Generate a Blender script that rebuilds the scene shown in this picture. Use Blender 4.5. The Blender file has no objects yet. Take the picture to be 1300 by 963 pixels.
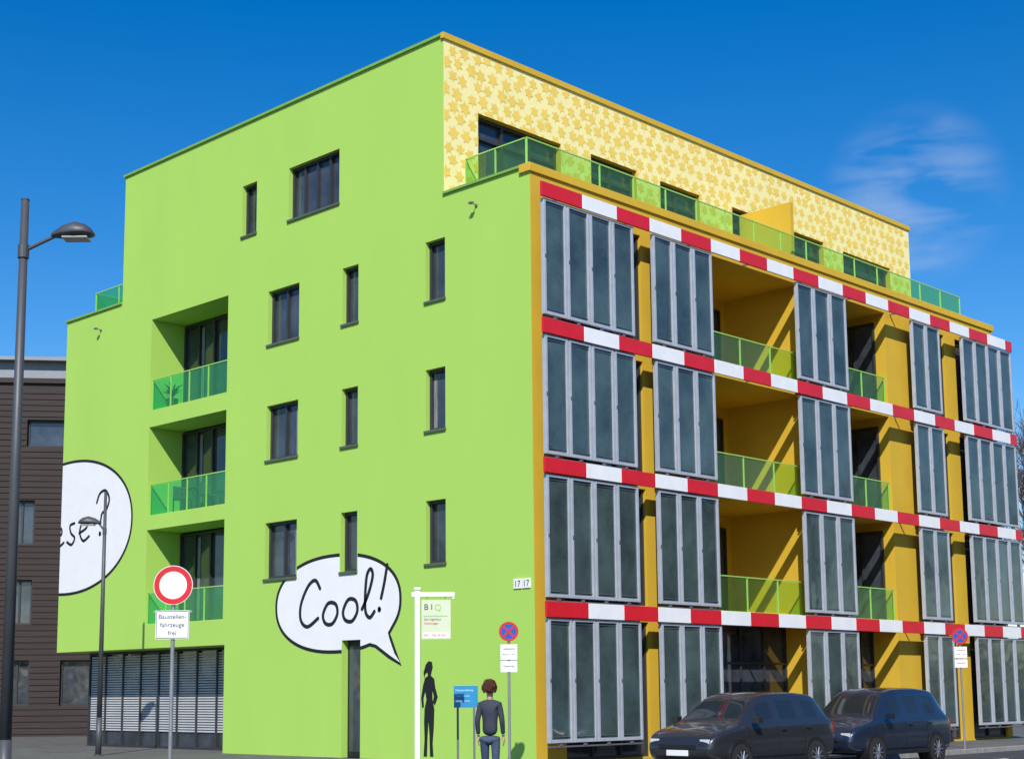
import bpy, bmesh, math, random
from mathutils import Vector, Matrix, noise as mnoise
random.seed(7)
S=bpy.context.scene; COL=bpy.context.collection
S.view_settings.view_transform='Standard'; S.view_settings.look='None'; S.view_settings.exposure=0
# ------------------------------------------------ materials
def mat(name,col,rough=.7,var=.08,vscale=3.0,bump=0.,bscale=60.,metal=0.,spec=.5,stretch=(1,1,1),var2=0.,coat=0.):
    m=bpy.data.materials.new(name); m.use_nodes=True; nt=m.node_tree; N=nt.nodes; L=nt.links
    b=N["Principled BSDF"]; b.inputs['Roughness'].default_value=rough; b.inputs['Metallic'].default_value=metal
    b.inputs['Specular IOR Level'].default_value=spec; b.inputs['Coat Weight'].default_value=coat
    tc=N.new('ShaderNodeTexCoord'); mp=N.new('ShaderNodeMapping'); mp.inputs['Scale'].default_value=stretch
    L.new(tc.outputs['Object'],mp.inputs[0])
    n=N.new('ShaderNodeTexNoise'); n.inputs['Scale'].default_value=vscale; n.inputs['Detail'].default_value=6; n.inputs['Roughness'].default_value=.6
    L.new(mp.outputs[0],n.inputs['Vector'])
    r=N.new('ShaderNodeMapRange'); r.inputs[1].default_value=.3; r.inputs[2].default_value=.7
    r.inputs[3].default_value=1-var; r.inputs[4].default_value=1+var; L.new(n.outputs[0],r.inputs[0])
    v=N.new('ShaderNodeVectorMath'); v.operation='SCALE'; v.inputs[0].default_value=col[:3]; L.new(r.outputs[0],v.inputs['Scale'])
    L.new(v.outputs[0],b.inputs['Base Color'])
    if bump>0:
        n2=N.new('ShaderNodeTexNoise'); n2.inputs['Scale'].default_value=bscale; n2.inputs['Detail'].default_value=4
        L.new(tc.outputs['Object'],n2.inputs['Vector'])
        bp=N.new('ShaderNodeBump'); bp.inputs['Strength'].default_value=bump; bp.inputs['Distance'].default_value=.02
        L.new(n2.outputs[0],bp.inputs['Height']); L.new(bp.outputs[0],b.inputs['Normal'])
    return m
def glassy(name,col,var=.5,rough=.04):
    m=mat(name,col,rough,var,1.3,spec=.9)
    nt=m.node_tree;N=nt.nodes;L=nt.links;b=N["Principled BSDF"]
    tc=N.new('ShaderNodeTexCoord');n=N.new('ShaderNodeTexNoise');n.inputs['Scale'].default_value=.9
    L.new(tc.outputs['Object'],n.inputs['Vector'])
    bp=N.new('ShaderNodeBump');bp.inputs['Strength'].default_value=.15;bp.inputs['Distance'].default_value=.05
    L.new(n.outputs[0],bp.inputs['Height']);L.new(bp.outputs[0],b.inputs['Normal'])
    return m
def tinted(name,col,body=.10):
    m=bpy.data.materials.new(name);m.use_nodes=True;nt=m.node_tree;N=nt.nodes;L=nt.links
    N.remove(N["Principled BSDF"]);out=N["Material Output"]
    t=N.new('ShaderNodeBsdfTransparent');t.inputs[0].default_value=(*col,1)
    d=N.new('ShaderNodeBsdfDiffuse');d.inputs[0].default_value=(col[0]*.7,col[1]*.9,col[2]*.7,1)
    g=N.new('ShaderNodeBsdfGlossy');g.inputs[0].default_value=(.8,1,.85,1);g.inputs['Roughness'].default_value=.03
    a=N.new('ShaderNodeMixShader');a.inputs[0].default_value=body;L.new(t.outputs[0],a.inputs[1]);L.new(d.outputs[0],a.inputs[2])
    a2=N.new('ShaderNodeMixShader');a2.inputs[0].default_value=.07;L.new(a.outputs[0],a2.inputs[1]);L.new(g.outputs[0],a2.inputs[2])
    L.new(a2.outputs[0],out.inputs[0]);return m
GREEN=(.380,.620,.105); MUST=(.64,.41,.028)
M_green=mat("green_render",GREEN,.85,.03,.5,.25,90,stretch=(1,1,.35))
M_greenc=mat("green_coping",(.20,.40,.07),.5,.05)
M_must=mat("mustard_render",MUST,.8,.06,.7,.25,90)
M_pale=mat("pale_yellow_render",(.95,.83,.38),.8,.03,1.,.2,90)
M_leaf=mat("leaf_print",(.88,.62,.12),.8,.06,4)
M_white=mat("white_paint",(.80,.80,.79),.6,.03,2)
M_whiteb=mat("white_band",(.86,.86,.86),.4,.05,2)
M_redb=mat("red_band",(.66,.012,.022),.38,.08,2)
M_black=mat("black_paint",(.012,.012,.014),.5,.1)
M_frame=mat("dark_window_frame",(.035,.037,.04),.4,.1)
M_glass=glassy("window_glass",(.045,.055,.070))
M_curt=mat("curtain_fabric",(.20,.21,.22),.8,.4,6,stretch=(6,6,.3))
M_int=mat("interior_dark",(.03,.03,.03),.8)
M_alu=mat("aluminium_frame",(.47,.50,.55),.40,.10,4,metal=.2)
M_alud=mat("grey_steel",(.16,.17,.18),.5,.1,metal=.3)
M_sill=mat("sill_metal",(.12,.15,.10),.4,.1,metal=.3)
M_gglass=tinted("green_glass",(.20,.78,.33),.16)
M_yglass=tinted("yellow_green_glass",(.52,.88,.30),.08)
M_grail=mat("green_rail_metal",(.30,.62,.12),.4,.05)
M_blind=mat("blind_slat",(.50,.52,.53),.5,.08)
M_roof=mat("roof_gravel",(.25,.25,.24),.9,.2,20,.4,120)
M_floor=mat("deck_floor",(.22,.21,.19),.8,.1)
def reactor():
    m=mat("algae_panel_glass",(.052,.080,.080),.07,.5,.9,spec=.9)
    nt=m.node_tree;N=nt.nodes;L=nt.links;b=N["Principled BSDF"]
    tc=N.new('ShaderNodeTexCoord')
    vo=N.new('ShaderNodeTexNoise');vo.inputs['Scale'].default_value=30;vo.inputs['Detail'].default_value=2
    L.new(tc.outputs['Object'],vo.inputs['Vector'])
    mr=N.new('ShaderNodeMapRange');mr.inputs[1].default_value=.58;mr.inputs[2].default_value=.72;L.new(vo.outputs[0],mr.inputs[0])
    big=N.new('ShaderNodeTexNoise');big.inputs['Scale'].default_value=.8;L.new(tc.outputs['Object'],big.inputs['Vector'])
    mr2=N.new('ShaderNodeMapRange');mr2.inputs[1].default_value=.42;mr2.inputs[2].default_value=.65;mr2.inputs[4].default_value=.6;L.new(big.outputs[0],mr2.inputs[0])
    mu=N.new('ShaderNodeMath');mu.operation='MULTIPLY';L.new(mr.outputs[0],mu.inputs[0]);L.new(mr2.outputs[0],mu.inputs[1])
    src=b.inputs['Base Color'].links[0].from_socket
    mx=N.new('ShaderNodeMix');mx.data_type='RGBA';L.new(mu.outputs[0],mx.inputs[0]);L.new(src,mx.inputs[6]);mx.inputs[7].default_value=(.12,.20,.13,1)
    L.new(mx.outputs[2],b.inputs['Base Color'])
    n=N.new('ShaderNodeTexNoise');n.inputs['Scale'].default_value=1.2;L.new(tc.outputs['Object'],n.inputs['Vector'])
    bp=N.new('ShaderNodeBump');bp.inputs['Strength'].default_value=.25;bp.inputs['Distance'].default_value=.05
    L.new(n.outputs[0],bp.inputs['Height']);L.new(bp.outputs[0],b.inputs['Normal'])
    return m
M_reac=reactor()
# ------------------------------------------------ mesh builder
def FY(y0=0.):
    return lambda u,v,w:(u,y0-w,v)
def FX(x0=0.):
    return lambda u,v,w:(x0+w,u,v)
RV=Vector((.713,.701,0)); NV=Vector((.701,-.713,0))
def FP(p,R=RV,Nn=NV):
    p=Vector(p)
    return lambda u,v,w:tuple(p+R*u+Vector((0,0,v))+Nn*w)
FW=lambda a,b,c:(a,c,b)   # world: box(x0,x1,z0,z1,y0,y1)
class MB:
    def __init__(s): s.v=[];s.f=[];s.m=[]
    def q(s,pts,mi=0):
        i=len(s.v); s.v+=[tuple(p) for p in pts]; s.f.append(tuple(range(i,i+len(pts)))); s.m.append(mi)
    def box(s,F,u0,u1,v0,v1,w0,w1,mi=0):
        i=len(s.v)
        s.v+=[F(u,v,w) for w in (w0,w1) for v in (v0,v1) for u in (u0,u1)]
        for f in ((0,1,3,2),(4,6,7,5),(0,4,5,1),(2,3,7,6),(0,2,6,4),(1,5,7,3)): s.f.append(tuple(i+k for k in f)); s.m.append(mi)
    def cyl(s,p0,p1,r0,r1=None,n=12,mi=0,caps=True):
        r1=r0 if r1 is None else r1
        p0=Vector(p0);p1=Vector(p1);d=(p1-p0).normalized()
        a=d.orthogonal().normalized();b=d.cross(a);i=len(s.v)
        for p,r in ((p0,r0),(p1,r1)):
            for k in range(n):
                t=2*math.pi*k/n; s.v.append(tuple(p+a*math.cos(t)*r+b*math.sin(t)*r))
        for k in range(n):
            s.f.append((i+k,i+(k+1)%n,i+n+(k+1)%n,i+n+k));s.m.append(mi)
        if caps:
            s.f.append(tuple(i+k for k in range(n)));s.m.append(mi)
            s.f.append(tuple(i+n+k for k in range(n)));s.m.append(mi)
    def wall(s,F,u0,u1,v0,v1,ops=(),voids=(),mi=0,rm=None):
        us=sorted({u0,u1,*[o[0] for o in ops],*[o[1] for o in ops],*[o[0] for o in voids],*[o[1] for o in voids]})
        vs=sorted({v0,v1,*[o[2] for o in ops],*[o[3] for o in ops],*[o[2] for o in voids],*[o[3] for o in voids]})
        us=[u for u in us if u0<=u<=u1];vs=[v for v in vs if v0<=v<=v1]
        for a,b in zip(us,us[1:]):
            for c,d in zip(vs,vs[1:]):
                cu,cv=(a+b)/2,(c+d)/2
                if any(o[0]<cu<o[1] and o[2]<cv<o[3] for o in list(ops)+list(voids)): continue
                s.q([F(a,c,0),F(b,c,0),F(b,d,0),F(a,d,0)],mi)
        for o in ops:
            a,b,c,d,dp=o[:5]; k=mi if rm is None else rm
            s.q([F(a,c,0),F(a,d,0),F(a,d,-dp),F(a,c,-dp)],k); s.q([F(b,c,0),F(b,d,0),F(b,d,-dp),F(b,c,-dp)],k)
            s.q([F(a,d,0),F(b,d,0),F(b,d,-dp),F(a,d,-dp)],k); s.q([F(a,c,0),F(b,c,0),F(b,c,-dp),F(a,c,-dp)],k)
    def make(s,name,mats,parent=None,smooth=False,recalc=True,bevel=0,weld=False):
        me=bpy.data.meshes.new(name); me.from_pydata(s.v,[],s.f)
        for m in mats: me.materials.append(m)
        for p,k in zip(me.polygons,s.m): p.material_index=k; p.use_smooth=smooth
        bm=bmesh.new();bm.from_mesh(me)
        if weld: bmesh.ops.remove_doubles(bm,verts=bm.verts,dist=.0005)
        if recalc: bmesh.ops.recalc_face_normals(bm,faces=bm.faces)
        bm.to_mesh(me);bm.free()
        o=bpy.data.objects.new(name,me);COL.objects.link(o)
        if parent: o.parent=parent
        if bevel:
            b=o.modifiers.new("b",'BEVEL');b.width=bevel;b.segments=2;b.limit_method='ANGLE'
        return o
def empty(name,loc=(0,0,0)):
    e=bpy.data.objects.new(name,None);e.location=(0,0,0);COL.objects.link(e);return e
def clip_rects(o,rects,ax):
    bm=bmesh.new();bm.from_mesh(o.data);bmesh.ops.triangulate(bm,faces=bm.faces)
    nu=Vector((1,0,0)) if ax==0 else Vector((0,1,0))
    for (a,b,c,d) in rects:
        for co,no in ((nu*a,nu),(nu*b,nu),(Vector((0,0,c)),Vector((0,0,1))),(Vector((0,0,d)),Vector((0,0,1)))):
            bmesh.ops.bisect_plane(bm,geom=bm.verts[:]+bm.edges[:]+bm.faces[:],plane_co=co,plane_no=no,dist=1e-5)
        kill=[f for f in bm.faces if a<f.calc_center_median()[ax]<b and c<f.calc_center_median().z<d]
        bmesh.ops.delete(bm,geom=kill,context='FACES')
    bm.to_mesh(o.data);bm.free()
def smoothpts(pts,n=8,closed=False):
    out=[];m=len(pts)
    rng=range(m) if closed else range(m-1)
    for i in rng:
        if closed: p=[pts[(i+k-1)%m] for k in range(4)]
        else: p=[pts[max(i-1,0)],pts[i],pts[i+1],pts[min(i+2,m-1)]]
        for j in range(n):
            t=j/n
            out.append(tuple(.5*((2*p[1][k])+(-p[0][k]+p[2][k])*t+(2*p[0][k]-5*p[1][k]+4*p[2][k]-p[3][k])*t*t+(-p[0][k]+3*p[1][k]-3*p[2][k]+p[3][k])*t**3) for k in (0,1)))
    if not closed: out.append(pts[-1])
    return out
def ribbon(mb,F,pts,wd,w,closed=False,mi=0):
    n=len(pts);L=[];Rr=[]
    for i in range(n):
        a=pts[(i-1)%n] if (closed or i>0) else pts[i]; b=pts[(i+1)%n] if (closed or i<n-1) else pts[i]
        dx,dy=b[0]-a[0],b[1]-a[1];l=math.hypot(dx,dy) or 1;nx,ny=-dy/l*wd/2,dx/l*wd/2
        L.append((pts[i][0]+nx,pts[i][1]+ny));Rr.append((pts[i][0]-nx,pts[i][1]-ny))
    for i in range(n if closed else n-1):
        j=(i+1)%n
        mb.q([F(*L[i],w),F(*L[j],w),F(*Rr[j],w),F(*Rr[i],w)],mi)
    if not closed:
        for p in (pts[0],pts[-1]):
            mb.q([F(p[0]+wd/2*math.cos(k*math.pi/6),p[1]+wd/2*math.sin(k*math.pi/6),w+.0004) for k in range(12)],mi)
def text(body,size,F,u,v,w,m,parent,name="lettering",align='LEFT'):
    cu=bpy.data.curves.new(name,'FONT');cu.body=body;cu.size=size;cu.extrude=.001;cu.align_x=align
    cu.materials.append(m)
    o=bpy.data.objects.new(name,cu);COL.objects.link(o)
    p=Vector(F(u,v,w));x=(Vector(F(u+1,v,w))-p);z=(Vector(F(u,v+1,w))-p);n=x.cross(z)
    M=Matrix((x,z,n)).transposed().to_4x4();M.translation=p;o.matrix_world=M
    o.parent=parent;return o
# ------------------------------------------------ THE BUILDING
B=empty("apartment_building")
G=FY(0);Y=FX(0)
winsG=[(-11.17,-10.50,14.34,15.85),(-9.04,-6.88,14.33,15.84)]
for z0,z1 in ((11.0,12.53),(7.80,9.33),(4.59,6.13)):
    winsG+=[(-9.90,-8.53,z0,z1),(-6.72,-6.08,z0,z1),(-3.54,-2.85,z0,z1)]
logG=[(-15.70,-11.78,10.0,12.80),(-15.70,-11.78,6.83,9.50),(-15.70,-11.78,3.62,6.41)]
door=(-6.65,-5.93,0.,2.90)
LD=1.25
mb=MB()
ops=[(*w,.24) for w in winsG]+[(*l,LD) for l in logG]+[(*door,.25)]
mb.wall(G,-20.70,0,0,17.68,ops,[(-20.70,-17.39,13.60,17.7),(-2.88,0,13.60,17.7),(-20.70,-11.68,0,2.93)])
mb.q([G(-20.7,2.93,0),G(-11.68,2.93,0),G(-11.68,2.93,-1.25),G(-20.7,2.93,-1.25)])
mb.q([G(-11.68,0,0),G(-11.68,2.93,0),G(-11.68,2.93,-1.25),G(-11.68,0,-1.25)])
SX=lambda u,v,w:(-20.7,u,v)
mb.q([SX(0,2.93,0),SX(22.6,2.93,0),SX(22.6,13.6,0),SX(0,13.6,0)])
mb.q([SX(1.25,0,0),SX(22.6,0,0),SX(22.6,2.93,0),SX(1.25,2.93,0)])
PW=lambda u,v,w:(-17.39,u,v)
mb.q([PW(0,13.3,0),PW(22.6,13.3,0),PW(22.6,17.68,0),PW(0,17.68,0)])
BK=FY(22.6)
mb.wall(BK,-20.7,0,0,17.68,[],[(-20.7,-17.39,13.6,17.7),(-2.88,0,13.6,17.7)])
mb.make("green_walls",[M_green],B)
mb=MB()
mb.q([(-17.39,0.02,17.5),(-2.9,0.02,17.5),(-2.9,22.58,17.5),(-17.39,22.58,17.5)])
mb.q([(-20.69,0.02,13.34),(-17.4,0.02,13.34),(-17.4,22.58,13.34),(-20.69,22.58,13.34)],1)
mb.q([(-2.87,0.02,13.34),(-.01,0.02,13.34),(-.01,22.58,13.34),(-2.87,22.58,13.34)],1)
mb.make("roof_decks",[M_roof,M_floor],B)
mb=MB()
mb.box(FW,-17.45,-2.94,17.68,17.75,-.06,.30,0)
mb.box(FW,-20.76,-17.39,13.60,13.66,-.06,.30,0)
mb.box(FW,-2.88,-.30,13.60,13.66,-.06,.30,0)
mb.box(FW,-20.76,-20.40,13.60,13.66,.30,22.6,0)
mb.box(FW,-17.45,-17.1,17.68,17.75,.30,22.6,0)
mb.box(FW,-17.1,-2.94,17.68,17.75,22.3,22.66,0)
mb.make("green_copings",[M_greenc],B)
mb=MB()
mb.box(FW,-2.94,-2.83,17.60,17.76,-.055,22.66,0)
mb.box(FW,-3.2,-2.94,17.70,17.757,.30,22.3,0)
mb.box(FW,-.30,.05,13.46,13.665,-.065,22.68,0)
mb.make("yellow_copings",[M_must],B,bevel=.01)
lv=[(0.0,3.21),(3.55,6.42),(6.74,9.58),(9.93,12.78)]
opsY=[]
for k,(a,b) in enumerate(lv):
    opsY+=[(6.75,11.05,a+.02,b+.1,2.6 if k else .9),(12.95,15.65,a+.02,b+.1,2.6 if k else .9)]
    opsY+=[(1.0,3.98,a+.05,b,.15),(18.35,19.28,a+.05,b,.15),(20.0,22.3,a+.05,b,.15)]
mb=MB()
mb.wall(Y,0,22.6,0,13.60,opsY)
mb.make("yellow_walls",[M_must],B)
mb=MB()
def glazing(mb,F,u0,u1,v0,v1,n,w,fm=0,gm=1,fr=.06,mid=None,d=.07,curt=None):
    for k in range(n):   # every pane hangs very slightly out of true
        a=u0+(u1-u0)*k/n;b=u0+(u1-u0)*(k+1)/n;t=random.uniform(0,.009);t2=random.uniform(0,.009)
        mb.q([F(a,v0,w+t),F(b,v0,w+t2),F(b,v1,w+t2),F(a,v1,w+t)],gm)
    mb.box(F,u0,u1,v0,v0+fr,w+.012,w+d,fm);mb.box(F,u0,u1,v1-fr,v1,w+.012,w+d,fm)
    for k in range(n+1):
        u=u0+(u1-u0)*k/n; a=u-fr/2 if 0<k<n else (u if k==0 else u-fr); 
        mb.box(F,a,a+fr,v0+fr,v1-fr,w+.014,w+d-.002,fm)
    if mid: mb.box(F,u0+fr,u1-fr,mid-.03,mid+.03,w+.016,w+d-.004,fm)
for k,(a,b) in enumerate(lv):
    dp=2.6 if k else .9
    for (u0,u1) in ((6.75,11.05),(12.95,15.65)):
        if k:
            mb.q([Y(u0,a,-dp),Y(u1,a,-dp),Y(u1,b+.1,-dp),Y(u0,b+.1,-dp)],3)
            glazing(mb,Y,u0+.5,u1-.3,a+.05,b-.25,3,-dp+.004,mid=None)
        else:
            glazing(mb,Y,u0,u1,a+.05,b+.1,4,-dp,mid=2.3)
    for (u0,u1,n) in ((1.0,3.98,3),(18.35,19.28,1),(20.0,22.3,2)):
        glazing(mb,Y,u0,u1,a+.05,b,n,-.15)
    if k:
        J=FY(15.65)
        glazing(mb,J,-2.45,-.35,a+.06,b-.15,3,0.004,mid=None,d=.08)
mb.make("loggia_glazing",[M_frame,M_glass,M_curt,M_must],B)
mb=MB();bz=[(12.745,13.085),(9.575,9.925),(6.40,6.735),(3.20,3.545)]
edges=[-.12]+[1.27+1.2545*k for k in range(18)]+[23.07]
for z0,z1 in bz:
    for k in range(len(edges)-1):
        if edges[k+1]-edges[k]<.02: continue
        j=random.uniform(-.003,.003)
        mb.box(Y,edges[k]+(.008 if k else 0),edges[k+1],z0+j,z1+j,.415,.475+j,k%2)
mb.make("red_white_bands",[M_redb,M_whiteb],B,bevel=.006)
mb=MB()
for z0,z1 in bz:
    for k in range(9):
        u=.65+k*2.55
        mb.box(Y,u,u+.035,z0+.11,z0+.15,.0,.414,0)
    mb.box(Y,.1,22.9,z0+.10,z0+.15,.36,.413,0)
mb.make("band_brackets",[M_alud],B)
groups=[(-.03,3.20,4),(3.94,6.37,3),(10.24,12.78,3),(16.50,18.22,2),(19.66,23.06,4)]
mf=MB();mg=MB()
prow=[(9.93,12.76),(6.74,9.58),(3.55,6.40),(.38,3.21)]
for z0,z1 in prow:
    zt=z1-.03;zb=z0+.09
    for (a,b,n) in groups:
        wd=(b-a)/n
        for k in range(n):
            u0=a+k*wd+.014;u1=a+(k+1)*wd-.014;tl=random.uniform(-.011,.011)
            f=.074
            mf.box(Y,u0,u0+f,zb,zt,.33,.43);mf.box(Y,u1-f,u1,zb,zt,.33,.43)
            mf.box(Y,u0+f,u1-f,zt-f*.8,zt,.33,.428);mf.box(Y,u0+f,u1-f,zb,zb+f,.33,.428)
            mf.box(Y,u0+f,u1-f,zb+f+.05,zb+f+.062,.385,.409,1);mf.box(Y,u0+f,u1-f,zt-f-.05,zt-f-.038,.385,.409,1)
            t2=random.uniform(-.004,.004)
            mg.q([Y(u0+f,zb+f,.390+tl),Y(u1-f,zb+f,.390-tl),Y(u1-f,zt-f*.8,.390-tl+t2),Y(u0+f,zt-f*.8,.390+tl+t2)],0)
            mg.box(Y,u0+.02,u1-.02,zb+.02,zt-.02,.345,.36,1)
            mf.box(Y,(u0+u1)/2-.05,(u0+u1)/2+.05,zb-.07,zb,.35,.41,1)
            mf.box(Y,u0+.02,u0+.06,(zb+zt)/2-.04,(zb+zt)/2+.04,.43,.445,1)
        mf.box(Y,a+.02,b-.02,zb-.1,zb-.065,.34,.40,1)
mf.make("algae_panel_frames",[M_alu,M_alud],B,bevel=.006)
mg.make("algae_panel_glass",[M_reac,M_int],B,recalc=False)
mb=MB()
for i,(a,b,c,d) in enumerate(winsG):
    n=1 if b-a<1 else (2 if b-a<1.6 else 4)
    glazing(mb,G,a,b,c+.03,d,n,-.22,fr=.07,d=.09)
    if n>=1 and random.random()<.6:
        s=random.choice([0,1]);w_=(b-a)*.18
        u0=a+.07 if s else b-.07-w_
        mb.q([G(u0,c+.1,-.209),G(u0+w_,c+.1,-.209),G(u0+w_,d-.07,-.209),G(u0,d-.07,-.209)],2)
    mb.box(G,a-.03,b+.03,c-.03,c+.03,-.215,.05,3)
mb.box(G,door[0],door[1],0,2.9,-.25,-.20,4)
mb.box(G,door[0]+.08,door[1]-.08,.15,2.75,-.2,-.19,1)
for (a,b,c,d) in logG:
    glazing(mb,G,a,b,c+.06,d-.05,5,-LD+.0,fr=.07,mid=None,d=.09)
    mb.q([G(a+.85,c+.15,-LD+.02),G(a+1.0,c+.15,-LD+.02),G(a+1.0,d-.2,-LD+.02),G(a+.85,d-.2,-LD+.02)],2)
mb.make("green_side_windows",[M_frame,M_glass,M_curt,M_sill,M_black],B)
mb=MB()
glazing(mb,G,-20.7,-11.68,0,2.93,9,-1.25,fr=.07,mid=None,d=.09)
z=.5
while z<2.8:
    mb.box(G,-20.6,-11.8,z,z+.045,-1.24,-1.20,2);z+=.075
mb.make("ground_floor_blinds",[M_frame,M_glass,M_blind],B)
def rail(name,F,u0,u1,z0,z1,gm,step=1.3,w=0.,post=.012):
    mb=MB();n=max(1,round((u1-u0)/step))
    for k in range(n):
        a=u0+(u1-u0)*k/n+.03;b=u0+(u1-u0)*(k+1)/n-.03
        mb.q([F(a,z0+.04,w),F(b,z0+.04,w),F(b,z1-.02,w),F(a,z1-.02,w)],0)
    for k in range(n+1):
        u=u0+(u1-u0)*k/n
        mb.box(F,u-post,u+post,z0-.02,z1,w-.02,w+.02,1)
    mb.box(F,u0-.02,u1+.02,z1,z1+.03,w-.02,w+.02,1)
    mb.box(F,u0,u1,z0,z0+.025,w-.015,w+.015,1)
    return mb.make(name,[gm,M_grail],B,recalc=False)
for (a,b,c,d) in logG: rail("green_loggia_railing",G,a+.04,b-.04,c,c+.93,M_gglass,w=-.07,step=1.0)
for k in (1,2,3):
    z=lv[k][0]
    rail("yellow_loggia_railing",Y,6.8,11.0,z+.03,z+.93,M_yglass,w=-.08)
    rail("yellow_loggia_railing",Y,13.0,15.6,z+.03,z+.93,M_yglass,w=-.08)
rail("terrace_railing",FX(-.78),.73,22.0,13.50,14.66,M_yglass)
rail("terrace_railing",FY(.73),-2.85,-.80,13.50,14.66,M_yglass)
rail("terrace_railing",FY(.73),-20.2,-17.42,13.50,14.60,M_gglass)
rail("terrace_railing",FX(-20.2),.75,22.0,13.50,14.60,M_gglass)
PX=FX(-2.88)
pw=[(1.19,4.29,13.5,16.0),(5.51,7.46,13.5,16.05),(8.52,10.38,13.5,16.02),(12.0,13.2,13.5,16.05),(15.2,17.02,13.5,16.0),(18.2,21.2,13.5,15.95)]
mb=MB();mb.wall(PX,0,22.6,13.34,17.62,[(*w,.28) for w in pw],[],0,1)
mb.make("penthouse_wall",[M_pale,M_must],B)
mb=MB()
for (a,b,c,d) in pw: glazing(mb,PX,a,b,c,d,3 if b-a>2.5 else 2,-.27,fr=.08,mid=d-.55,d=.1)
mb.make("penthouse_windows",[M_frame,M_glass,M_curt],B)
mb=MB()
def leaf(mb,F,cu,cv,r,ang,w):
    pts=[];prof=[(0,1.0),(22,.58),(50,.98),(80,.52),(112,.82),(150,.40),(180,.65),(210,.40),(248,.82),(280,.52),(310,.98),(338,.58)]
    for a,rr in prof:
        t=math.radians(a)+ang;pts.append((cu+math.cos(t)*rr*r,cv+math.sin(t)*rr*r))
    for i in range(len(pts)):
        j=(i+1)%len(pts);mb.q([F(cu,cv,w),F(*pts[i],w),F(*pts[j],w)],0)
row=0;vv=13.45
while vv<17.6:
    uu=.1+(row%2)*.21
    while uu<22.5:
        leaf(mb,PX,uu+random.uniform(-.06,.06),vv+random.uniform(-.05,.05),random.uniform(.19,.25),random.choice([.4,2.0,3.5,5.1])+random.uniform(-.4,.4),.004+random.random()*.003)
        uu+=.42
    vv+=.36;row+=1
o=mb.make("leaf_pattern",[M_leaf],B,recalc=False)
clip_rects(o,pw+[(-1,0.01,10,20),(22.59,24,10,20),(-1,24,17.6,18.5)],1)
mb=MB();mb.box(FW,-2.87,-1.05,13.35,15.85,12.35,12.50,0);mb.make("terrace_divider",[M_must],B)
# ---- speech bubbles
def ell(cx,cz,rx,rz,n=72,p=2.25):
    o=[]
    for k in range(n):
        t=2*math.pi*k/n;c,s=math.cos(t),math.sin(t)
        o.append((cx+rx*math.copysign(abs(c)**(2/p),c),cz+rz*math.copysign(abs(s)**(2/p),s)))
    return o
def bubble(pts,center):
    mb=MB()
    for i in range(len(pts)):
        j=(i+1)%len(pts);mb.q([G(*center,.004),G(*pts[i],.004),G(*pts[j],.004)],0)
    ribbon(mb,G,pts,.085,.008,True,1)
    return mb
def stroke(mb,pts,ox,oz,sx,sz,wd,closed=False):
    p=smoothpts(pts,8,closed);ribbon(mb,G,[(ox+a*sx,oz+b*sz) for a,b in p],wd,.0085,closed,1)
pts=ell(-6.90,3.84,2.46,1.22);n=len(pts)
new=[(-5.35,2.72),(-4.85,2.45),(-4.42,2.26),(-4.62,2.55),(-4.80,2.90),(-4.86,3.02)]
pts2=[pts[k] for k in range(n) if 360*k/n<302]+new+[pts[k] for k in range(n) if 360*k/n>334]
mb=bubble(pts2,(-6.9,3.84))
W=.10;ox,oz=-8.45,3.27
stroke(mb,[(.92,.98),(.72,1.2),(.42,1.05),(.14,.6),(.14,.2),(.42,.02),(.85,.22)],ox,oz,1,1,W)
stroke(mb,[(1.05,.3),(1.25,.58),(1.55,.55),(1.62,.3),(1.42,.06),(1.15,.08)],ox,oz,1,1,W,True)
stroke(mb,[(1.85,.36),(2.05,.64),(2.33,.60),(2.4,.34),(2.2,.1),(1.93,.14)],ox,oz,1,1,W,True)
stroke(mb,[(2.58,.38),(2.82,.75),(2.98,1.18),(2.9,1.36),(2.76,1.2),(2.70,.7),(2.72,.3),(2.88,.16),(3.05,.3)],ox,oz,1,1,W)
stroke(mb,[(3.52,1.42),(3.42,1.0),(3.30,.62)],ox,oz,1,1,W)
stroke(mb,[(3.23,.36),(3.24,.34),(3.23,.33)],ox,oz,1,1,W*1.2)
o=mb.make("cool_speech_bubble",[M_white,M_black],B,recalc=False)
clip_rects(o,[(-9.93,-8.50,4.54,6.2),(-6.75,-6.05,4.54,6.2),(-6.65,-5.93,0,2.9)],0)
pts=ell(-20.2,6.85,3.68,2.10,90,2.1)
mb=bubble(pts,(-20.2,6.85))
ox,oz=-21.1,6.25
stroke(mb,[(.0,.3),(.45,.42),(.42,.62),(.15,.58),(.05,.3),(.3,.05),(.62,.15)],ox,oz,1,1,.09)
stroke(mb,[(1.25,.72),(.98,.66),(1.05,.42),(1.28,.25),(1.1,.05),(.82,.15)],ox,oz,1,1,.09)
stroke(mb,[(1.55,.38),(1.98,.52),(1.98,.74),(1.72,.70),(1.58,.4),(1.8,.12),(2.15,.24)],ox,oz,1,1,.09)
stroke(mb,[(2.55,1.25),(2.72,1.52),(3.05,1.58),(3.27,1.3),(3.13,1.0),(2.87,.88),(2.80,.58)],ox,oz,1,1,.09)
stroke(mb,[(2.78,.28),(2.79,.26),(2.78,.25)],ox,oz,1,1,.13)
o=mb.make("cut_speech_bubble",[M_white,M_black],B,recalc=False)
clip_rects(o,[(-30,-20.69,0,20)],0)
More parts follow.
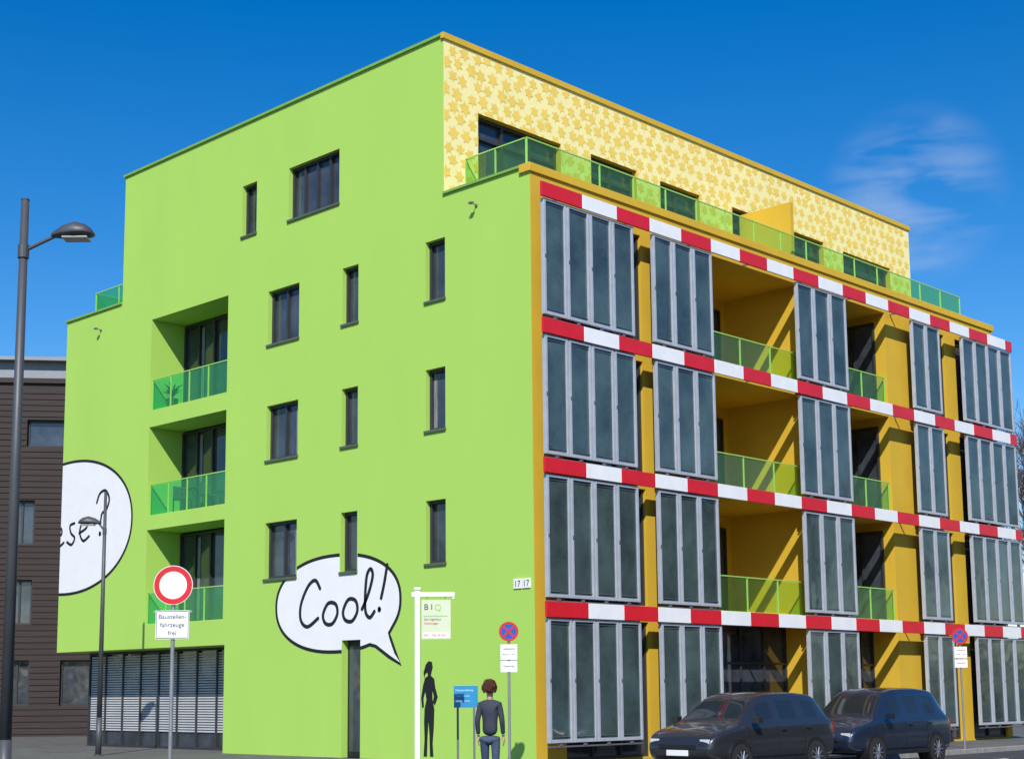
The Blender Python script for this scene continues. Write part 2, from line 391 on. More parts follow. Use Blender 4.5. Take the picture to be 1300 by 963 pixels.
sil=[(-.02,2.32),(.10,2.30),(.14,2.18),(.09,2.06),(.06,1.98),(.20,1.90),(.24,1.70),(.34,1.48),(.22,1.28),(.14,1.36),(.18,1.5),(.12,1.62),(.13,1.42),(.20,1.20),(.18,.8),(.13,.4),(.16,.1),(.02,.1),(.0,.6),(-.04,.9),(-.08,.5),(-.10,.1),(-.24,.1),(-.20,.5),(-.22,.9),(-.20,1.2),(-.12,1.42),(-.17,1.6),(-.24,1.45),(-.22,1.25),(-.30,1.22),(-.34,1.45),(-.26,1.75),(-.18,1.92),(-.06,1.98),(-.09,2.06),(-.18,2.0),(-.20,1.9),(-.24,2.05),(-.16,2.22),(-.10,2.28)]
mb=MB();mb.q([G(-3.42+a*.85,b,.005) for a,b in sil],0);mb.make("woman_silhouette_mural",[M_black],B,recalc=False)
mb=MB()
for u in (-.62,-.35): mb.box(G,u,u+.24,3.87,4.09,.0,.03,0)
mb.make("house_number_plates",[M_white],B,bevel=.005)
for u in (-.61,-.34): text("17",.20,G,u+.01,3.91,.032,M_black,B,"number_17")
for u,z in ((-1.75,13.05),(-18.6,12.98)):
    mb=MB();mb.box(G,u-.035,u+.035,z-.035,z+.035,0,.03);mb.cyl(G(u,z,.03),G(u+.02,z+.03,.16),.012)
    mb.box(G,u-.05,u+.07,z,z+.045,.15,.24);mb.make("wall_floodlight",[M_alud],B,bevel=.01)
M_leafg=mat("plant_leaf",(.05,.12,.03),.6,.3,10)
M_pot=mat("plant_pot",(.25,.12,.07),.7)
pl=MB()
pl.cyl((-15.2,.45,10.03),(-15.2,.45,10.35),.14,.19,mi=1)
for k in range(60):
    a=random.uniform(0,6.28);l=random.uniform(.25,.5);h=random.uniform(.1,.45);c=Vector((-15.2,.45,10.4))
    e=c+Vector((math.cos(a)*l,math.sin(a)*l*.7,h));m_=(c+e)/2+Vector((0,0,.12));s_=Vector((-math.sin(a),math.cos(a),0))*.022
    pl.q([c-s_,c+s_,m_+s_*1.3,m_-s_*1.3],0);pl.q([m_-s_*1.3,m_+s_*1.3,e],0)
pl.make("potted_palm",[M_leafg,M_pot],B,recalc=False)
fu=MB();bx=-14.2;bz_=6.85
fu.box(FW,bx-.35,bx+.35,bz_+.70,bz_+.73,.35,.95)
for sx in (-.3,.27):
    for sy in (.38,.9): fu.box(FW,bx+sx,bx+sx+.03,bz_,bz_+.70,sy,sy+.03)
for cx in (bx-.85,bx+.5):
    fu.box(FW,cx,cx+.4,bz_+.43,bz_+.46,.45,.85);fu.box(FW,cx,cx+.03,bz_+.46,bz_+.85,.45,.85)
    for sx in (0,.37):
        for sy in (.45,.82): fu.box(FW,cx+sx,cx+sx+.03,bz_,bz_+.43,sy,sy+.03)
fu.make("balcony_table_and_chairs",[M_alud],B)
# ------------------------------------------------ ground
M_gnd=mat("ground_grass",(.07,.085,.04),.95,.3,.5,.4,20)
M_asph=mat("asphalt",(.05,.05,.052),.85,.25,1.2,.5,180);M_kerb=mat("granite_kerb",(.27,.27,.26),.8,.2,6,.3,80);M_line=mat("road_paint",(.7,.7,.68),.7,.15,8)
def paving():
    m=mat("concrete_paving",(.13,.127,.12),.85,.2,1.5,.2,100)
    nt=m.node_tree;N=nt.nodes;L=nt.links;b=N["Principled BSDF"]
    tc=N.new('ShaderNodeTexCoord');br=N.new('ShaderNodeTexBrick');br.inputs['Scale'].default_value=1
    br.inputs['Color1'].default_value=(1,1,1,1);br.inputs['Color2'].default_value=(.75,.75,.75,1);br.inputs['Mortar'].default_value=(.4,.4,.4,1)
    br.inputs['Mortar Size'].default_value=.008;br.inputs['Brick Width'].default_value=.5;br.inputs['Row Height'].default_value=.5
    L.new(tc.outputs['Object'],br.inputs['Vector'])
    src=b.inputs['Base Color'].links[0].from_socket
    mx=N.new('ShaderNodeMix');mx.data_type='RGBA';mx.blend_type='MULTIPLY';mx.inputs[0].default_value=1
    L.new(src,mx.inputs[6]);L.new(br.outputs[0],mx.inputs[7]);L.new(mx.outputs[2],b.inputs['Base Color']);return m
M_pave=paving()
mb=MB();mb.q([(-2000,-2000,-.13),(2000,-2000,-.13),(2000,2000,-.13),(-2000,2000,-.13)]);mb.make("ground",[M_gnd])
mb=MB();mb.q([(3.2,-300,-.12),(12.1,-300,-.12),(12.1,400,-.12),(3.2,400,-.12)]);mb.q([(-300,-27.1,-.12),(3.2,-27.1,-.12),(3.2,-19.9,-.12),(-300,-19.9,-.12)]);mb.make("road",[M_asph])
mb=MB()
yy=-100.
while yy<200: mb.box(FW,8.3,8.42,-.119,-.114,yy,yy+3);yy+=7
yy=-8.
while yy<60: mb.box(FW,5.4,5.5,-.119,-.114,yy,yy+2.5);yy+=5.5
mb.make("road_markings",[M_line])
mb=MB();mb.box(FW,-90,3.15,-.14,0,-19.85,90);mb.box(FW,12.25,60,-.14,0,-60,150);mb.make("pavement",[M_pave])
mb=MB();
for k in range(110): mb.box(FW,3.15,3.3,-.14,.004,-20+k,-20+k+.99)
for k in range(94): mb.box(FW,3.15-1*k-.99,3.15-k,-.14,.004,-20,-19.85)
for k in range(200): mb.box(FW,12.1,12.25,-.14,.004,-60+k,-60+k+.99)
mb.make("kerb",[M_kerb],bevel=.01)
# ------------------------------------------------ street furniture
M_pole=mat("painted_pole",(.075,.08,.088),.5,.1,3,metal=.2)
M_galv=mat("galvanised_pole",(.30,.31,.32),.45,.12,5,metal=.4)
M_lampg=mat("lamp_lens",(.35,.35,.33),.2,.05)
def street_lamp(base,h,arm_z,off,side,hl,r0,r1):
    e=empty("street_lamp");x,y=base
    mb=MB();mb.cyl((x,y,0),(x,y,1.0),r0*1.15,r0*1.1,24);mb.cyl((x,y,1.0),(x,y,h),r0,r1,24);mb.cyl((x,y,0),(x,y,.03),r0*2,r0*2,24)
    mb.cyl((x,y,h),(x,y,h+.02),r1*1.1,r1*.8,24)
    o=mb.make("pole",[M_pole],e,smooth=False)
    for p in o.data.polygons: p.use_smooth=len(p.vertices)==4
    F=FP((x,y,0));s=side
    mb=MB();mb.cyl(F(0,arm_z-.30,0),F(s*(off+.05),arm_z-.08,0),.026,.026,10);mb.cyl(F(0,arm_z-.40,0),F(0,arm_z-.22,0),r1*1.4,r1*1.4,14);mb.make("arm",[M_pole],e)
    mb=MB();st=[(0,.04,.04,0),(.08,.085,.07,0),(.28,.14,.13,.02),(.55,.18,.17,.03),(.8,.17,.13,.02),(.93,.12,.08,0),(1.0,.05,.03,-.02)]
    rings=[]
    for t,wd,ht,dz in st:
        u=s*(off-.02+t*hl);zc=arm_z-.09+t*.02+dz*.5
        rings.append([F(u,zc+ht*math.sin(a)*(1 if math.sin(a)>0 else .35),wd*math.cos(a)) for a in [2*math.pi*k/18 for k in range(18)]])
    for a,b in zip(rings,rings[1:]):
        i=len(mb.v);mb.v+=a+b
        for k in range(18): mb.f.append((i+k,i+(k+1)%18,i+18+(k+1)%18,i+18+k));mb.m.append(0)
    mb.q(rings[0]);mb.q(rings[-1])
    mb.make("lamp_head",[M_pole],e,smooth=True,weld=True)
    mb=MB();mb.box(F,s*(off+hl*.25),s*(off+hl*.85),arm_z-.15,arm_z-.12,-.12,.12);mb.make("lens",[M_lampg],e,bevel=.01)
street_lamp((4.28,-14.72),8.30,7.88,.40,1,.58,.078,.055)
street_lamp((-13.17,-2.92),7.03,6.28,.12,-1,.62,.070,.040)
M_red=mat("sign_red",(.62,.015,.02),.4,.05);M_blue=mat("sign_blue",(.01,.09,.42),.4,.05)
def disc(mb,F,cv,r,w0,w1,mi,r_in=0,n=40):
    P=[(math.cos(2*math.pi*k/n),math.sin(2*math.pi*k/n)) for k in range(n)]
    if r_in: 
        for k in range(n):
            a,b=P[k],P[(k+1)%n];mb.q([F(a[0]*r_in,cv+a[1]*r_in,w1),F(b[0]*r_in,cv+b[1]*r_in,w1),F(b[0]*r,cv+b[1]*r,w1),F(a[0]*r,cv+a[1]*r,w1)],mi)
    else:
        mb.q([F(a*r,cv+b*r,w1) for a,b in P],mi)
        mb.q([F(a*r,cv+b*r,w0) for a,b in P],3)
        for k in range(n):
            a,b=P[k],P[(k+1)%n];mb.q([F(a[0]*r,cv+a[1]*r,w0),F(b[0]*r,cv+b[1]*r,w0),F(b[0]*r,cv+b[1]*r,w1),F(a[0]*r,cv+a[1]*r,w1)],3)
e=empty("prohibition_traffic_sign");F=FP((2.85,-11.25,0))
mb=MB();mb.cyl((2.85,-11.25,0),(2.85,-11.25,3.5),.032,n=14);mb.make("pole",[M_galv],e)
mb=MB();disc(mb,F,3.25,.305,.04,.055,0);disc(mb,F,3.25,.295,0,.058,1,.215);mb.make("round_plate",[M_white,M_red,M_blue,M_galv],e,recalc=False)
mb=MB();mb.box(F,-.26,.26,2.42,2.86,.04,.052,0);mb.box(F,-.30,.30,2.83,2.86,.033,.0395,1)
ribbon(mb,F,[(-.245,2.435),(.245,2.435),(.245,2.845),(-.245,2.845)],.012,.054,True,2)
mb.make("supplementary_plate",[M_white,M_galv,M_black],e)
for k,t in enumerate(("Baustellen-","fahrzeuge","frei")): text(t,.098,F,0,2.73-k*.125,.054,M_black,e,"plate_text",'CENTER')
def nostop(p,zc,r):
    e=empty("no_stopping_sign");F=FP((p[0],p[1],0))
    mb=MB();mb.cyl((p[0],p[1],0),(p[0],p[1],zc+r),.028,n=12);mb.make("pole",[M_galv],e)
    mb=MB();disc(mb,F,zc,r,.035,.048,2);disc(mb,F,zc,r,0,.051,1,r*.78)
    for s in (-1,1): ribbon(mb,F,[(-r*.56,zc-s*r*.56),(r*.56,zc+s*r*.56)],r*.2,.053+s*.0006,False,1)
    mb.make("round_plate",[M_white,M_red,M_blue,M_galv],e,recalc=False)
    mb=MB();mb.box(F,-.17,.17,zc-r-.37,zc-r-.06,.035,.045);mb.box(F,-.17,.17,zc-r-.62,zc-r-.40,.035,.045);mb.make("supplementary_plates",[M_white],e)
    text("Ladezone",.065,F,0,zc-r-.17,.047,M_black,e,"plate_text",'CENTER');text("Mo-Fr 7-18 h",.05,F,0,zc-r-.28,.047,M_black,e,"plate_text",'CENTER')
    text("Gewerbe",.06,F,0,zc-r-.52,.047,M_black,e,"plate_text",'CENTER')
nostop((1.32,-2.20),2.80,.20);nostop((2.97,13.66),2.99,.22)
e=empty("estate_agent_sign");F=FP((3.71,-6.91,0))
mb=MB();mb.box(F,-.045,.045,0,3.32,-.045,.045);mb.box(F,-.10,.64,3.20,3.28,-.03,.03);mb.box(F,-.06,.06,3.32,3.36,-.06,.06)
mb.box(F,.60,.64,3.16,3.2,-.02,.02);mb.make("post",[M_white],e,bevel=.006)
mb=MB();mb.box(F,.07,.57,2.48,3.15,-.012,.012);mb.box(F,.16,.17,3.15,3.2,-.005,.005,1);mb.box(F,.47,.48,3.15,3.2,-.005,.005,1)
mb.box(F,.09,.55,2.50,2.59,.0122,.014,3);mb.box(F,.10,.52,2.86,2.88,.0122,.014,2);mb.make("board",[mat("board_cream",(.60,.66,.46),.5,.05),M_alud,M_grail,M_white],e)
text("B I",.14,F,.11,2.98,.015,M_black,e,"board_text");text("Q",.15,F,.29,2.97,.015,M_grail,e,"board_text");text("Das Algenhaus",.05,F,.11,2.80,.015,M_alud,e,"board_text");text("Wohnungen",.05,F,.11,2.73,.015,M_red,e,"board_text")
text("040 / 736 24 431",.058,F,.10,2.525,.016,M_red,e,"board_text")
e=empty("blue_info_board");F=FP((2.83,-4.93,0))
mb=MB();mb.box(F,-.2,.24,1.30,1.70,-.015,.015,0);mb.box(F,-.15,-.11,0,1.30,-.02,.02,1);mb.box(F,.15,.19,0,1.30,-.02,.02,1)
mb.make("board",[mat("board_blue",(.02,.25,.48),.4,.05),M_alud,M_white],e,bevel=.004)
text("Hausverwaltung",.05,F,-.17,1.60,.017,M_white,e,"board_text")
for k in range(2): text("Telefon  Service",.04,F,-.17,1.50-k*.09,.017,M_white,e,"board_text")
# ------------------------------------------------ cars
M_tyre=mat("tyre_rubber",(.02,.02,.02),.85);M_rim=mat("alloy_rim",(.4,.4,.42),.3,.05,metal=.8);M_cglass=mat("car_glass",(.015,.02,.024),.04,.1,spec=.8)
M_tail=mat("tail_lamp",(.4,.01,.01),.2);M_head=mat("head_lamp",(.6,.62,.65),.1)
def car(name,cx,cy,H,col,flip=1):
    e=empty(name);Mb=mat(name+"_paint",col,.28,.03,2,metal=.3,coat=.8)
    W=lambda l,s,z:(cx+s,cy+l*flip,z-.12)
    st=[(-2.20,.50,.72,.60,.80,.5),(-2.16,.36,.90,.80,.98,.68),(-2.06,.28,1.02,.86,1.10,.72),(-1.98,.27,1.05,.875,1.22,.70),(-1.72,.26,1.05,.885,H-.10,.60),(-1.60,.26,1.05,.885,H-.04,.60),(-.95,.25,1.04,.895,H-.005,.61),(-.87,.25,1.04,.895,H,.61),(-.02,.25,1.02,.90,H-.01,.61),(.06,.25,1.02,.90,H-.015,.61),(.40,.25,1.01,.90,H-.07,.60),(.50,.25,1.01,.90,H-.10,.60),(1.18,.25,1.0,.895,1.08,.74),(1.30,.26,.98,.89,1.03,.76),(1.85,.28,.90,.86,.94,.70),(2.08,.32,.78,.81,.84,.62),(2.17,.40,.64,.72,.70,.5),(2.20,.46,.58,.64,.62,.45)]
    mb=MB();rings=[]
    for (l,zb,bl,w,rz,rw) in st:
        cab=rz-bl>.12
        h=[(0,zb),(.8*w,zb),(w*.985,zb+.08),(w,zb+.12+(bl-zb)*.35),(w*.995,bl-.08),(w*.96,bl),(w*.95,bl+.012) if cab else (w*.93,bl+.01),(rw+.045,rz-.08) if cab else (rw+.03,(rz+bl)/2+.01),(rw,rz-.025),(rw*.8,rz),(0,rz+.02)]
        full=h+[(-a,b) for a,b in h[-2:0:-1]]
        rings.append([W(l,a,b) for a,b in full])
    n=len(rings[0])
    for r in rings: mb.v+=r
    for i in range(len(rings)-1):
        for k in range(n):
            side=k in (6,n-7);top=k in (8,9,n-9,n-10)
            g=0
            if side and i in (5,7,9,10): g=1
            if top and i in (11,): g=1
            if top and i==3: g=1
            mb.f.append((i*n+k,i*n+(k+1)%n,(i+1)*n+(k+1)%n,(i+1)*n+k));mb.m.append(g)
    mb.f.append(tuple(range(n)));mb.m.append(0)
    mb.f.append(tuple((len(rings)-1)*n+k for k in range(n)));mb.m.append(0)
    o=mb.make("body",[Mb,M_cglass],e,smooth=True)
    s=o.modifiers.new("s",'SUBSURF');s.levels=1;s.render_levels=2
    mb=MB()
    for l in (-1.32,1.33):
        for s_ in (-1,1):
            mb.cyl(W(l,s_*.70,.33),W(l,s_*.915,.33),.325,.325,28,0);mb.cyl(W(l,s_*.9,.33),W(l,s_*.922,.33),.22,.21,20,2)
            mb.cyl(W(l,s_*.6,.36),W(l,s_*.904,.36),.385,.385,28,2)
            for q in range(10):
                a=q*.6283;mb.cyl(W(l,s_*.925,.33),W(l+math.cos(a)*.2,s_*.922,.33+math.sin(a)*.2),.022,.014,6,1)
            mb.cyl(W(l,s_*.9,.33),W(l,s_*.935,.33),.05,.04,12,1)
    mb.make("wheels",[M_tyre,M_rim,M_black],e)
    mb=MB()
    for s_ in (-1,1):
        A=lambda u,v,w:W(u,s_*v,w)
        mb.box(A,.82,.98,.93,1.08,1.05,1.18,0)
        mb.box(A,-2.12,-2.0,.62,.84,.80,1.02,1)
        mb.box(A,2.0,2.14,.50,.72,.64,.76,2)
        for u in (-.95,.0,1.0): mb.box(A,u-.006,u+.006,.893,.906,.4,1.0,3)
        mb.box(A,-.25,-.08,.90,.925,.90,.93,0);mb.box(A,-1.15,-.98,.895,.918,.92,.95,0)
        mb.box(A,-1.0,1.0,.885,.908,.27,.37,3)
    C=lambda u,v,w:W(u,v,w)
    mb.box(C,-2.23,-2.17,-.26,.26,.62,.74,4);mb.box(C,2.19,2.22,-.26,.26,.44,.55,4);mb.box(C,2.17,2.215,-.45,.45,.58,.66,3)
    mb.make("lights_and_mirrors",[Mb,M_tail,M_head,M_black,M_white],e,bevel=.012)
car("parked_car",4.38,1.55,1.66,(.03,.032,.038),-1)
car("parked_car",4.38,6.6,1.73,(.018,.028,.055),-1)
# ------------------------------------------------ person
def skin(name,verts,edges,radii,m,parent,root=0,lv_=2):
    me=bpy.data.meshes.new(name);me.from_pydata(verts,edges,[]);me.materials.append(m)
    o=bpy.data.objects.new(name,me);COL.objects.link(o);o.parent=parent
    sk=o.modifiers.new("skin",'SKIN');sk.use_smooth_shade=True
    for i,r in enumerate(radii):
        d=me.skin_vertices[0].data[i];d.radius=(r,r) if not isinstance(r,tuple) else r;d.use_root=(i==root)
    s=o.modifiers.new("sub",'SUBSURF');s.levels=lv_;s.render_levels=lv_
    return o
P=empty("pedestrian");px,py=4.56,-6.02
FD=Vector((-.55,.83,0)).normalized();SD=Vector((FD.y,-FD.x,0))
def PP(s,f,z): v=Vector((px,py,-.12))+SD*s+FD*f;return (v.x,v.y,v.z+z*1.05)
M_coat=mat("wool_coat",(.035,.04,.06),.85,.15,8);M_jean=mat("denim",(.05,.07,.13),.85,.2,12);M_skin=mat("skin",(.55,.33,.25),.5,.04);M_hair=mat("auburn_hair",(.13,.045,.02),.6,.4,20);M_shoe=mat("leather_shoe",(.03,.02,.015),.4)
v=[PP(0,0,.90),PP(0,0,1.10),PP(0,.01,1.28),PP(0,0,1.41),PP(0,0,1.50)]
ed=[(0,1),(1,2),(2,3),(3,4)];rd=[(.175,.13),(.145,.11),(.17,.12),(.13,.085),(.055,.055)]
for s in (-1,1):
    i=len(v);v+=[PP(s*.165,0,1.415),PP(s*.215,-.02,1.15),PP(s*.215,.06,.93)];ed+=[(3,i),(i,i+1),(i+1,i+2)];rd+=[.06,.05,.038]
skin("coat",v,ed,rd,M_coat,P)
v=[PP(0,0,.93)];ed=[];rd=[.13]
for s,f in ((-1,.10),(1,-.08)):
    i=len(v);v+=[PP(s*.095,0,.84),PP(s*.10,f*.6+.03,.48),PP(s*.10,f,.10)];ed+=[(0,i),(i,i+1),(i+1,i+2)];rd+=[.095,.064,.046]
skin("trousers",v,ed,rd,M_jean,P)
for s,f in ((-1,.10),(1,-.08)):
    skin("shoe",[PP(s*.10,f-.06,.05),PP(s*.10,f+.04,.05),PP(s*.11,f+.17,.035)],[(0,1),(1,2)],[.045,.048,.035],M_shoe,P)
    hv=[PP(s*.215,.06,.93),PP(s*.218,.075,.87)];he=[(0,1)];hr=[.028,(.036,.02)]
    for k in range(4):
        i=len(hv);o_=(k-1.5)*.019;hv+=[PP(s*.222,.075+o_,.83),PP(s*.218,.08+o_,.79),PP(s*.205,.085+o_,.76-.004*abs(k-1))];he+=[(1,i),(i,i+1),(i+1,i+2)];hr+=[.010,.009,.007]
    i=len(hv);hv+=[PP(s*.21,.115,.86),PP(s*.20,.125,.82)];he+=[(0,i),(i,i+1)];hr+=[.012,.009]
    skin("hand",hv,he,hr,M_skin,P,lv_=1)
skin("head",[PP(0,0,1.46),PP(0,.005,1.54),PP(0,.02,1.62),PP(0,0,1.71)],[(0,1),(1,2),(2,3)],[.055,.052,(.068,.08),(.078,.092)],M_skin,P)
mb=MB()
mb.box(lambda u,v_,w:PP(u,v_,w),-.014,.014,.085,.125,1.60,1.655,0);mb.box(lambda u,v_,w:PP(u,v_,w),-.03,.03,.085,.098,1.565,1.578,1)
for s in (-1,1):
    mb.box(lambda u,v_,w:PP(u,v_,w),s*.04-.013,s*.04+.013,.08,.096,1.66,1.672,2);mb.box(lambda u,v_,w:PP(u,v_,w),s*.082-.01,s*.082+.01,-.02,.02,1.61,1.67,0)
mb.make("face_features",[M_skin,M_red,M_black],P,bevel=.004)
mb=MB()
for k in range(420):
    th=random.uniform(0,6.28);ph=math.acos(random.uniform(-.55,1))
    d=Vector((math.sin(ph)*math.cos(th),math.sin(ph)*math.sin(th),math.cos(ph)))
    if d.y>.45 and d.z<.45: continue
    c=Vector((0,-.02,1.69))+Vector((d.x*.105,d.y*.11,d.z*.11))*random.uniform(.9,1.15)
    r=random.uniform(.012,.022);t1=random.uniform(0,6.28)
    pr=None
    for q in range(9):
        a=t1+q*1.05;pt=c+Vector((math.cos(a)*r,math.sin(a)*r,-q*.006+.02))
        pt=Vector(PP(*pt))
        if pr is not None: mb.cyl(pr,pt,.005,.005,4,0,False)
        pr=pt
bm=bmesh.new();bmesh.ops.create_icosphere(bm,subdivisions=3,radius=1)
i0=len(mb.v)
for vv_ in bm.verts:
    q=vv_.co;mb.v.append(PP(q.x*.098,-.03+q.y*.10,1.695+q.z*.105))
for f in bm.faces: mb.f.append(tuple(i0+w.index for w in f.verts));mb.m.append(0)
bm.free();mb.make("curly_hair",[M_hair],P)
# ------------------------------------------------ neighbouring dark building
M_brick=mat("dark_brown_cladding",(.034,.022,.020),.75,.25,2,stretch=(.3,.3,6))
M_grey=mat("grey_metal_cladding",(.24,.26,.29),.5,.06)
D=empty("dark_brown_apartment_building")
F=FP((-34.0,4.0,0),Vector((.62,.785,0)).normalized(),Vector((.785,-.62,0)).normalized())
mb=MB()
ow=[]
for (z0,z1) in ((1.2,3.0),(4.4,6.2),(7.6,9.4),(10.9,12.3)):
    for u0 in (-13,-8.5,-4.2,1.0,3.2,7.8): 
        if z0>10 and u0>0: continue
        ow.append((u0,u0+(2.6 if u0<-1 else (1.0 if u0<1.1 else 3.6)),z0,z1,.3))
ow.append((1.6,14,11.6,12.7,.3))
mb.wall(F,-20,16,0,14.2,ow)
mb.box(F,-20,16,-.1,14.2,-14,-.6)
for z in [k*.24+.1 for k in range(58)]:
    cuts=sorted([(w[0]-.03,w[1]+.03) for w in ow if w[2]-.05<z<w[3]+.05]);u=-20.
    for a,b in cuts:
        if a>u: mb.box(F,u,a,z,z+.035,0,.03)
        u=max(u,b)
    if u<16: mb.box(F,u,16,z,z+.035,0,.03)
mb.make("cladding_walls",[M_brick],D)
mb=MB()
for w in ow: glazing(mb,F,w[0],w[1],w[2],w[3],2 if w[1]-w[0]<4 else 6,-.28,fr=.08)
mb.make("windows",[M_frame,M_glass,M_curt],D)
mb=MB();mb.box(F,-20,16.1,14.2,14.40,-14,.12,1);mb.box(F,-20,14,14.40,15.35,-12,-1.2,0);mb.box(F,-20.3,14.3,15.35,15.5,-12.2,-.8,0);mb.make("penthouse",[M_grey,M_brick],D)
mb=MB();mb.box(F,-20,-1.4,0,13.6,.04,3.2,0)
for (z0,z1) in ((1.2,3.0),(4.4,6.2),(7.6,9.4),(10.6,12.4)):
    for u0 in (-18,-13,-8,-4.2): mb.box(F,u0,u0+2,z0,z1,3.2,3.23,1)
for z in [k*.24+.1 for k in range(56)]: mb.box(F,-20,-1.38,z,z+.03,3.2,3.24,0)
mb.make("front_wing",[M_brick,M_glass],D)
# ------------------------------------------------ unseen building across the street, added for dark reflections in the panels
A=empty("reflection_brick_building");M_rb=mat("red_brick",(.28,.12,.08),.85,.2,3,.3,40)
mb=MB();ow=[]
for fl in range(4):
    for k in range(18): ow.append((-2+k*3.6,-.2+k*3.6,1.0+fl*3.3,2.9+fl*3.3,.2))
mb.wall(lambda u,v,w:(34-w,u,v),-4,64,0,14,ow);mb.box(FW,34.5,48,0,13.9,-4,64);mb.box(FW,33.9,48.1,14,14.3,-4.1,64.1);mb.make("brick_walls",[M_rb],A)
mb=MB()
for w in ow: mb.q([(34.19,w[0],w[2]),(34.19,w[1],w[2]),(34.19,w[1],w[3]),(34.19,w[0],w[3])])
mb.make("windows",[M_glass],A)
# ------------------------------------------------ trees
M_bark=mat("tree_bark",(.13,.08,.06),.9,.25,6,.4,30)
def bare_tree_mesh(seed,h):
    rnd=random.Random(seed);mb=MB()
    def br(p,d,l,r,dep):
        if len(mb.f)>60000: return
        n=3 if dep<3 else 2
        for k in range(n):
            d2=(d+Vector((rnd.uniform(-1,1),rnd.uniform(-1,1),rnd.uniform(-.3,.6)))*.14).normalized()
            q=p+d2*l/n;r2=r*(.87 if dep<3 else .75)
            mb.cyl(p,q,r,r2,8 if dep<2 else 4 if dep<4 else 3,0,False)
            p,d,r=q,d2,r2
            if dep<6 and (k>0 or dep>0):
                for _ in range(1 if dep<2 else 2):
                    if rnd.random()<.72:
                        ax=Vector((rnd.uniform(-1,1),rnd.uniform(-1,1),rnd.uniform(-.1,.7))).normalized()
                        br(p,(d*.8+ax*.8).normalized(),l*rnd.uniform(.5,.72),max(r*.6,.010),dep+1)
        if dep<6: br(p,d,l*.66,r*.85,dep+1)
    br(Vector((0,0,0)),Vector((0,0,1)),h*.34,h*.016,0)
    zm=max(v[2] for v in mb.v)
    k=h/zm
    me=bpy.data.meshes.new("bare_tree");me.from_pydata([(a*k,b*k,c*k) for a,b,c in mb.v],[],mb.f);me.materials.append(M_bark);return me
t1=bare_tree_mesh(3,14);t2=bare_tree_mesh(9,14)
for k,(x,y,s,me) in enumerate([(-9.6,46.5,1.15,t1),(-12.0,58,1.3,t2),(-18,66,1.2,t1),(17,40,.9,t1),(19,55,.9,t2),(-30,-35,1,t1),(-45,-40,1,t2),(24,8,.7,t2),(25,24,.7,t1)]):
    o=bpy.data.objects.new("bare_tree",me);o.location=(x,y,-.05);o.scale=(s,s,s);o.rotation_euler=(0,0,k*1.3);COL.objects.link(o)
M_far=mat("distant_foliage",(.06,.055,.035),.9,.4,.2)
mb=MB();rnd=random.Random(5)
for k in range(14000):
    a=rnd.uniform(0,2*math.pi);R_=rnd.uniform(190,215)
    hh=8+5*mnoise.noise(Vector((a*9,0,0)))+3*mnoise.noise(Vector((a*40,0,3)))
    z=rnd.uniform(0,1)**.8*hh;c=Vector((math.cos(a)*R_,math.sin(a)*R_,z));s=rnd.uniform(.5,1.3)
    u=Vector((rnd.uniform(-1,1),rnd.uniform(-1,1),rnd.uniform(-1,1))).normalized()*s;w=u.orthogonal().normalized()*s
    mb.q([c-u,c-w,c+u,c+w])
mb.make("distant_trees",[M_far],recalc=False)
# ------------------------------------------------ light
sd=Vector((.66,-.75,0)).normalized();el=math.radians(41)
sun_dir=Vector((sd.x*math.cos(el),sd.y*math.cos(el),math.sin(el)))
su=bpy.data.lights.new("sun",'SUN');su.energy=5.0;su.angle=math.radians(.5);su.color=(1,.96,.90)
so=bpy.data.objects.new("sun",su);so.rotation_euler=sun_dir.to_track_quat('Z','Y').to_euler();COL.objects.link(so)
w=bpy.data.worlds.new("World");S.world=w;w.use_nodes=True;nt=w.node_tree;N=nt.nodes;L=nt.links
bg=N["Background"];bg.inputs[1].default_value=.115
sk=N.new('ShaderNodeTexSky');sk.sky_type='NISHITA';sk.sun_disc=False;sk.sun_elevation=el;sk.sun_rotation=math.atan2(sd.x,sd.y)
sk.air_density=1.0;sk.dust_density=.25;sk.ozone_density=2.8
hs=N.new('ShaderNodeHueSaturation');hs.inputs['Saturation'].default_value=1.47;hs.inputs['Hue'].default_value=.507;hs.inputs['Value'].default_value=1.20;L.new(sk.outputs[0],hs.inputs['Color'])
f,cxp,cyp,th,yaw,roll=1917.01,629.25,609.89,.139825888,.793507525,-.00758929
Fh=Vector((-math.cos(yaw),math.sin(yaw),0));Rh=Vector((math.sin(yaw),math.cos(yaw),0));U=Vector((0,0,1))
Fc=Fh*math.cos(th)+U*math.sin(th);Uc=U*math.cos(th)-Fh*math.sin(th)
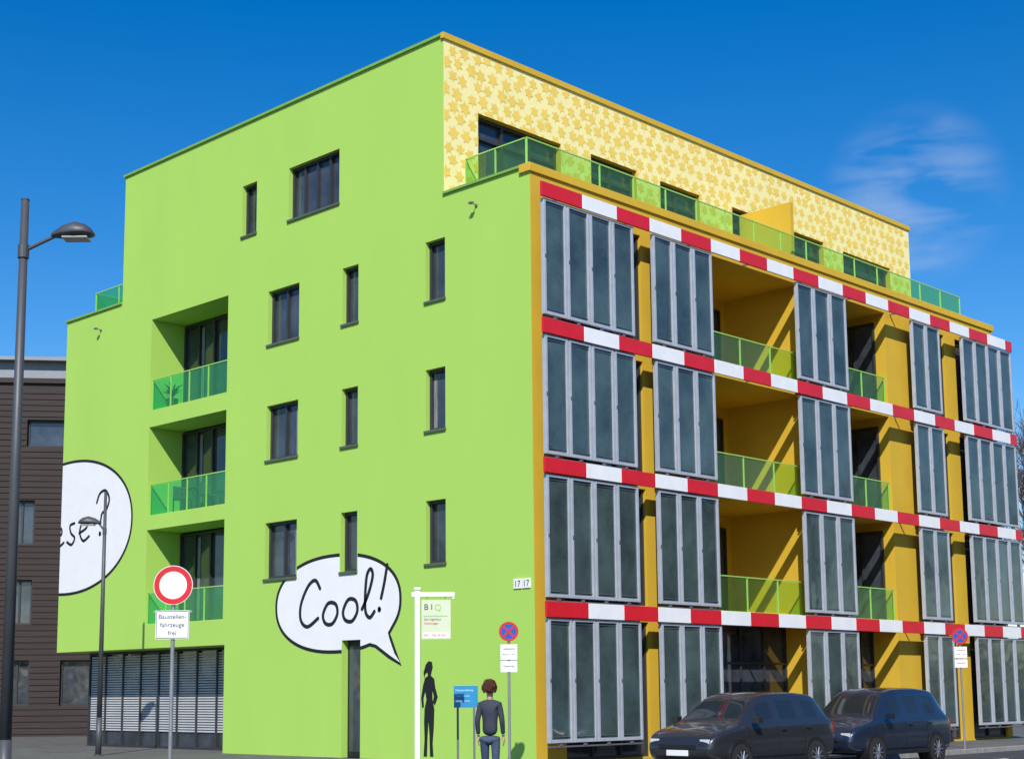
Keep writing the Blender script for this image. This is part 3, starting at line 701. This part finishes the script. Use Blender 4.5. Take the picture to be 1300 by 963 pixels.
R2=Rh*math.cos(roll)+Uc*math.sin(roll);U2=Uc*math.cos(roll)-Rh*math.sin(roll)
# wispy cloud at a fixed compass bearing in the sky
cd=Vector((-.452,.838,.308)).normalized()
tc=N.new('ShaderNodeTexCoord')
dp=N.new('ShaderNodeVectorMath');dp.operation='DOT_PRODUCT';L.new(tc.outputs['Generated'],dp.inputs[0]);dp.inputs[1].default_value=cd
mk=N.new('ShaderNodeMapRange');mk.interpolation_type='SMOOTHSTEP';mk.inputs[1].default_value=.9981;mk.inputs[2].default_value=.99995;L.new(dp.outputs['Value'],mk.inputs[0])
mp=N.new('ShaderNodeMapping');mp.inputs['Rotation'].default_value=(-.35,0,0);mp.inputs['Scale'].default_value=(3,3,12);L.new(tc.outputs['Generated'],mp.inputs[0])
nz=N.new('ShaderNodeTexNoise');nz.inputs['Scale'].default_value=4.0;nz.inputs['Detail'].default_value=8;nz.inputs['Distortion'].default_value=.4;L.new(mp.outputs[0],nz.inputs['Vector'])
m3=N.new('ShaderNodeMapRange');m3.inputs[1].default_value=.36;m3.inputs[2].default_value=.75;m3.inputs[4].default_value=.5;L.new(nz.outputs[0],m3.inputs[0])
mm=N.new('ShaderNodeMath');mm.operation='MULTIPLY';L.new(mk.outputs[0],mm.inputs[0]);L.new(m3.outputs[0],mm.inputs[1])
mx=N.new('ShaderNodeMix');mx.data_type='RGBA';L.new(mm.outputs[0],mx.inputs[0]);L.new(hs.outputs[0],mx.inputs[6]);mx.inputs[7].default_value=(5.5,6.3,7.4,1)
L.new(mx.outputs[2],bg.inputs[0])
# ------------------------------------------------ camera
c=bpy.data.cameras.new("camera");co=bpy.data.objects.new("camera",c);COL.objects.link(co)
Mx=Matrix((R2,U2,-Fc)).transposed().to_4x4();Mx.translation=Vector((22.88644,-24.46346,1.55));co.matrix_world=Mx
c.sensor_width=36;c.lens=f/1300*36;c.shift_x=(650-cxp)/1300;c.shift_y=(cyp-481.5)/1300;c.clip_start=.1;c.clip_end=5000
S.camera=co
